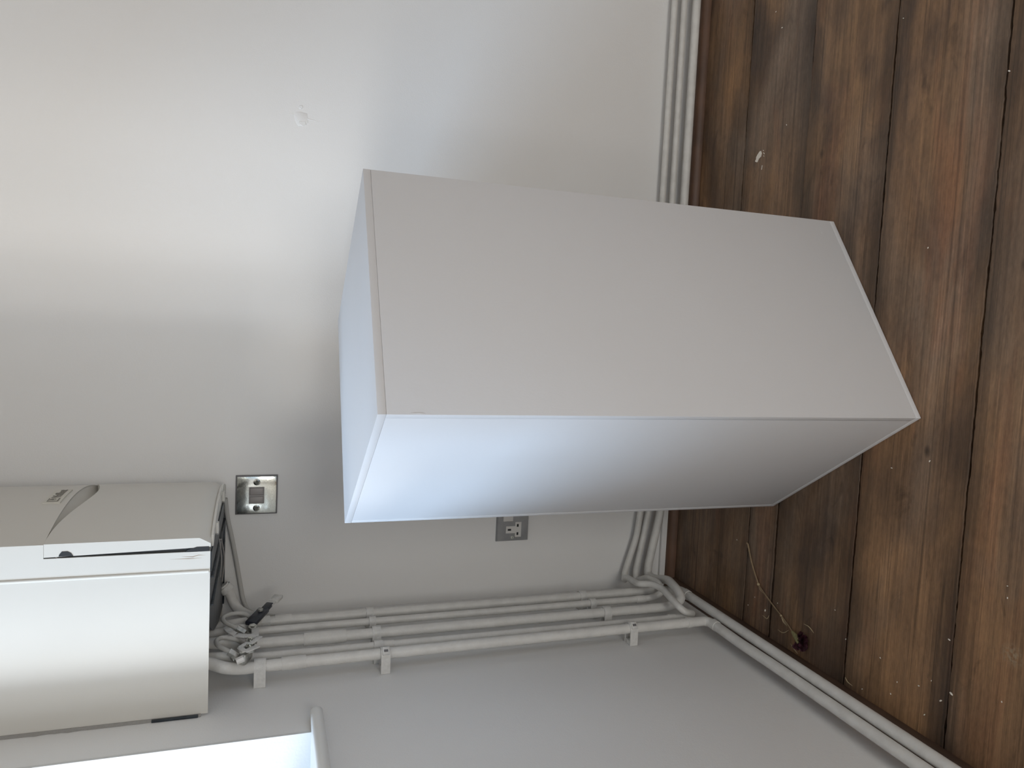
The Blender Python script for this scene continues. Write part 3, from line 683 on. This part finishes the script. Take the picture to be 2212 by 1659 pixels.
for (yy, zz, ang) in ((-.318, 1.086, .3), (-.344, 1.086, -.1)):
    bm = bmesh.new(); tube(bm, [(.068, yy, zz), (.080, yy, zz)], .0085, 0, 6); n_ = vobj('nut', bm, M_vmetal, vc)
    bm = bmesh.new(); tube(bm, [(.080, yy, zz), (.084, yy, zz)], .0048, 0, 12); vobj('spindle', bm, M_chrome, vc)
bm = bmesh.new(); lever_pts(bm, (.081, -.372, 1.094), (.080, -.350, 1.072), .011, .003, (1, 0, 0)); lever_pts(bm, (.081, -.372, 1.094), (.081, -.352, 1.104), .010, .003, (1, 0, 0)); lever_pts(bm, (.081, -.352, 1.104), (.080, -.330, 1.090), .007, .003, (1, 0, 0)); lever_pts(bm, (.083, -.345, 1.086), (.083, -.316, 1.068), .009, .003, (1, 0, 0)); vobj('lever', bm, M_pipe2, vc)
bm = bmesh.new(); tube(bm, [(.070, -.385, 1.108), (.074, -.383, 1.096)], .0062, 0, 8); tube(bm, [(.062, -.355, 1.106), (.070, -.383, 1.104)], .004, 0, 10); vobj('end_cap', bm, M_ins, vc)
# small filling hoses
def hose(label, pts, r=.0042):
    bm = bmesh.new(); tube(bm, pts, r, .02, 14); o = obj('filling_hose', bm, M_cable); tag(o, label, 'hose', 'small bent hoses below the boiler')
    c = bmesh.new(); p, q = V(pts[-2]), V(pts[-1]); d = (q-p).normalized(); tube(c, [q-d*.012, q+d*.006], .0078, 0, 6); obj('hose_nut', c, M_vmetal, o)
    return o
hose('small hose looping from the black lever valve to the hooked lever valve', [(.055, -.165, 1.082), (.078, -.180, 1.100), (.080, -.182, 1.124), (.080, -.198, 1.141), (.080, -.224, 1.138), (.074, -.240, 1.116), (.066, -.244, 1.102)])
hose('small hose looping in front of the pipe bends toward the filling valve', [(.050, -.268, 1.098), (.076, -.302, 1.112), (.080, -.296, 1.137), (.080, -.310, 1.147), (.080, -.334, 1.143), (.076, -.350, 1.124), (.068, -.352, 1.112)])

# ================================================================ small things on the floor
pts = [(1.0955, -.262), (1.0985, -.258), (1.102, -.2615), (1.107, -.2615), (1.112, -.266), (1.1175, -.2725), (1.118, -.2775), (1.112, -.281), (1.105, -.279), (1.1015, -.272), (1.0985, -.2695), (1.0945, -.267)]
bm = bmesh.new(); A = [bm.verts.new((x, y, .0003)) for x, y in pts]; B = [bm.verts.new((x, y, .0011)) for x, y in pts]
for k in range(len(A)): bm.faces.new((A[k], A[(k+1) % len(A)], B[(k+1) % len(A)], B[k]))
bm.faces.new(B); bm.faces.new(A[::-1])
tag(obj('paint_spill', bm, M_patch), 'pale dried paint splat on the floorboards to the right of the plinth', 'paint splat')
fr = [((1.105, -.288, .0004), (1.103, -.291, .0010)), ((1.1125, -.2865, .0004), (1.108, -.2915, .001)), ((1.118, -.285, .0004), (1.116, -.2875, .0009)), ((1.084, -.2855, .0004), (1.074, -.2848, .0008))]
spl = bpy.data.objects['paint_spill']
for a, b in fr:
    bm = bmesh.new(); a, b = V(a), V(b); orient_box(bm, (a+b)/2+V((0, 0, .0002)), (b-a).normalized(), (b-a).cross(V((0, 0, 1))).normalized(), (b-a).normalized().cross((b-a).cross(V((0, 0, 1))).normalized()), (b-a).length/2, .0008, .0003); obj('paint_fleck', bm, M_patch, spl)

fl_ = thing('dried_flower', 'wilted dark red carnation with long brown stem lying by the left wall', 'flower', (.14, -.43, 0))
def fobj(name, bm, m_, parent=None):
    for v in bm.verts: v.co -= V((.14, -.43, 0))
    return obj(name, bm, m_, parent or fl_)
bm = bmesh.new(); tube(bm, [(.2145, -.3305, .0028), (.2125, -.3345, .0024), (.172, -.353, .0024), (.140, -.378, .003), (.132, -.384, .0035), (.112, -.423, .003), (.093, -.466, .003), (.083, -.489, .004), (.0755, -.507, .0065)], .0016, .02, 10, radii=lambda t: .0021-.0010*t); fobj('stem', bm, M_stem)
for c, r in (((.1345, -.3825, .0035), .0034), ((.094, -.464, .0032), .0024)):
    bm = bmesh.new(); bmesh.ops.create_icosphere(bm, subdivisions=2, radius=r); bmesh.ops.translate(bm, verts=bm.verts, vec=c); fobj('stem_node', bm, M_straw)
for p in ([(.134, -.384, .003), (.124, -.390, .004), (.119, -.398, .001)], [(.092, -.467, .003), (.085, -.474, .006), (.078, -.4815, .0015)], [(.090, -.470, .003), (.082, -.478, .002), (.0775, -.484, .001)]):
    bm = bmesh.new(); tube(bm, p, .0012, .01, 8, radii=lambda t: .0014*(1.05-t)); fobj('leaf', bm, M_straw)
bm = bmesh.new(); tube(bm, [(.0762, -.5055, .0066), (.0745, -.510, .007), (.072, -.517, .0075), (.0695, -.5245, .0085), (.067, -.531, .0095)], .004, 0, 14, radii=lambda t: .0026+.0036*math.sin(min(1, t*1.25)*math.pi/2)); fobj('calyx', bm, M_cal)
for dx, dy in ((-.004, -.012), (.001, -.011), (-.008, -.008)):
    bm = bmesh.new(); tube(bm, [(.067, -.529, .013), (.067+dx*.6, -.529+dy*.6, .0155), (.067+dx, -.529+dy, .015)], .001, 0, 8, radii=lambda t: .0018*(1.1-t)); fobj('sepal', bm, M_cal)
bm = bmesh.new(); rr = random.Random(3); core = V((.067, -.541, .009))
for k in range(34):      # crumpled petals fanning away from the calyx
    th = rr.uniform(-1.35, 1.35); ph = rr.uniform(-.35, .75); base = V((.068, -.530, .009))
    d0 = V((-.18, -.98, 0)); side = V((.98, -.18, 0))
    d = (d0*math.cos(th)+side*math.sin(th)+V((0, 0, ph))).normalized(); Lg = rr.uniform(.013, .025); wd = rr.uniform(.006, .011)
    s = d.cross(V((rr.uniform(-.6, .6), rr.uniform(-.6, .6), 1))).normalized(); n = d.cross(s)
    rows = []
    for i in range(6):
        u = i/5; row = []
        for j in range(7):
            v_ = (j/6-.5)*2
            p = base+d*(Lg*u*(1-.12*v_*v_))+s*(wd*v_*u**.6)+n*(.0032*math.sin(v_*7+k)*u+.004*u*u*rr.uniform(.4, 1))
            p.z = max(.0012, min(p.z, .022)); row.append(bm.verts.new(p))
        rows.append(row)
    for a, b in zip(rows, rows[1:]):
        for j in range(6): bm.faces.new((a[j], a[j+1], b[j+1], b[j]))
fobj('petals', bm, M_petal)

frag = [([(.103, -.532), (.1045, -.549), (.096, -.562)], 'curled straw-coloured fibre beside the head of the dried flower, on its room side'),
        ([(.059, -.455), (.058, -.474), (.072, -.489)], 'curved pale fibre touching the dried flower stem just above its head'),
        ([(.046, -.497), (.040, -.510), (.034, -.521)], 'wavy dried fibre between the flower head and the left skirting bead'),
        ([(.070, -.402), (.068, -.420), (.078, -.423)], 'bent v-shaped dried fibre near the middle of the flower stem'),
        ([(.047, -.653), (.041, -.660), (.039, -.672)], 'single dried husk near the skirting below the flower head')]
for p, lb in frag:
    bm = bmesh.new(); tube(bm, [(p[0][0], p[0][1], .0014), (p[1][0], p[1][1], .0024), (p[2][0], p[2][1], .0012)], .0008, .012, 8, radii=lambda t: .0004+.0006*math.sin(math.pi*t)); tag(obj('plant_fibre', bm, M_straw), lb, 'plant debris')
cr_pts = [(.084, -.409, 1.5), (.164, -.613, .9), (.119, -.646, 1), (.12, -.73, 1), (.044, -.695, .9), (.094, -.77, .8), (.109, -.814, 1.1), (.129, -.837, .8), (.126, -.876, 1.9), (.105, -.858, 1.4), (.155, -.959, .9), (.332, -.95, .8), (.314, -.952, 1), (.211, -.863, 1.3), (.066, -.83, 1), (.067, -.759, 1), (.1, -.37, 1), (.073, -.348, .9), (.467, -.719, 1.1), (.494, -.796, 1.2), (1.112, -.874, 1.3), (1.42, -.296, 1), (1.156, -.361, 1), (1.376, -.322, 1.2), (.855, -.755, 1), (1.27, -.66, .9), (.115, -.447, .9), (.21, -.29, 1)]
cr_lb = ['brightest white crumb beside the middle of the dried flower stem', 'lone white crumb on the board just past the flower head, away from the wall',
'white crumb sitting in the board joint past the flower head', 'white crumb on the third board, midway between joint and wall pipes', 'small crumb close against the left skirting bead, past the flower head',
'white crumb on the wide board below the flower, nearest its middle joint of three', 'larger of two crumbs near the joint at the left wall end', 'faint crumb close above the joint at the left wall end',
'largest elongated white flake lying on the far right joint near the wall pipes', 'white flake in the dirty joint just left of the largest flake', 'lone crumb on the outermost board beside the pale scuff',
'upper of two crumbs close together on the outermost board', 'lower of two crumbs close together on the outermost board', 'bright crumb lodged in the outer board joint, well clear of the wall',
'curled pale crumb on the wide board close to the skirting bead', 'dull crumb on the wide board a hand from the skirting', 'faint crumb between flower stem and left wall, nearer the stem base', 'faint crumb nearest the corner of the skirting bead',
'yellowish crumb on the boards just in front of the left plinth corner', 'elongated crumb in front of the left plinth corner, further from the plinth', 'crumb at the outer joint on the right-hand edge of the floor',
'crumb near the back wall on the second board, far right of the plinth', 'crumb beside the pale paint splat, on its plinth-free side', 'bright crumb on the second board, far right of the paint splat',
'small crumb on the floor right of the front plinth corner', 'crumb on the third board level with the rightmost view edge', 'faint crumb touching the dried flower stem halfway along', 'lone crumb near the base tip of the flower stem']
proto = None
for k, (x, y, s) in enumerate(cr_pts):
    if proto is None:
        bm = bmesh.new(); bmesh.ops.create_icosphere(bm, subdivisions=1, radius=.0013)
        for v in bm.verts: v.co = V((v.co.x*1.5, v.co.y*.8, v.co.z*.7))*(1+.3*noise.noise(v.co*900))
        proto = o = obj('plaster_crumb', bm, M_crumb, smooth=False); tag(o, 'tiny white crumb of plaster lying loose on the brown floorboards', 'crumb', 'plaster crumbs scattered on the floor')
    else:
        o = proto.copy(); COL.objects.link(o)
    o['label'] = cr_lb[k]; o.location = (x, y, .0008*s); o.scale = (s, s, s); o.rotation_euler = (0, 0, k*1.3)
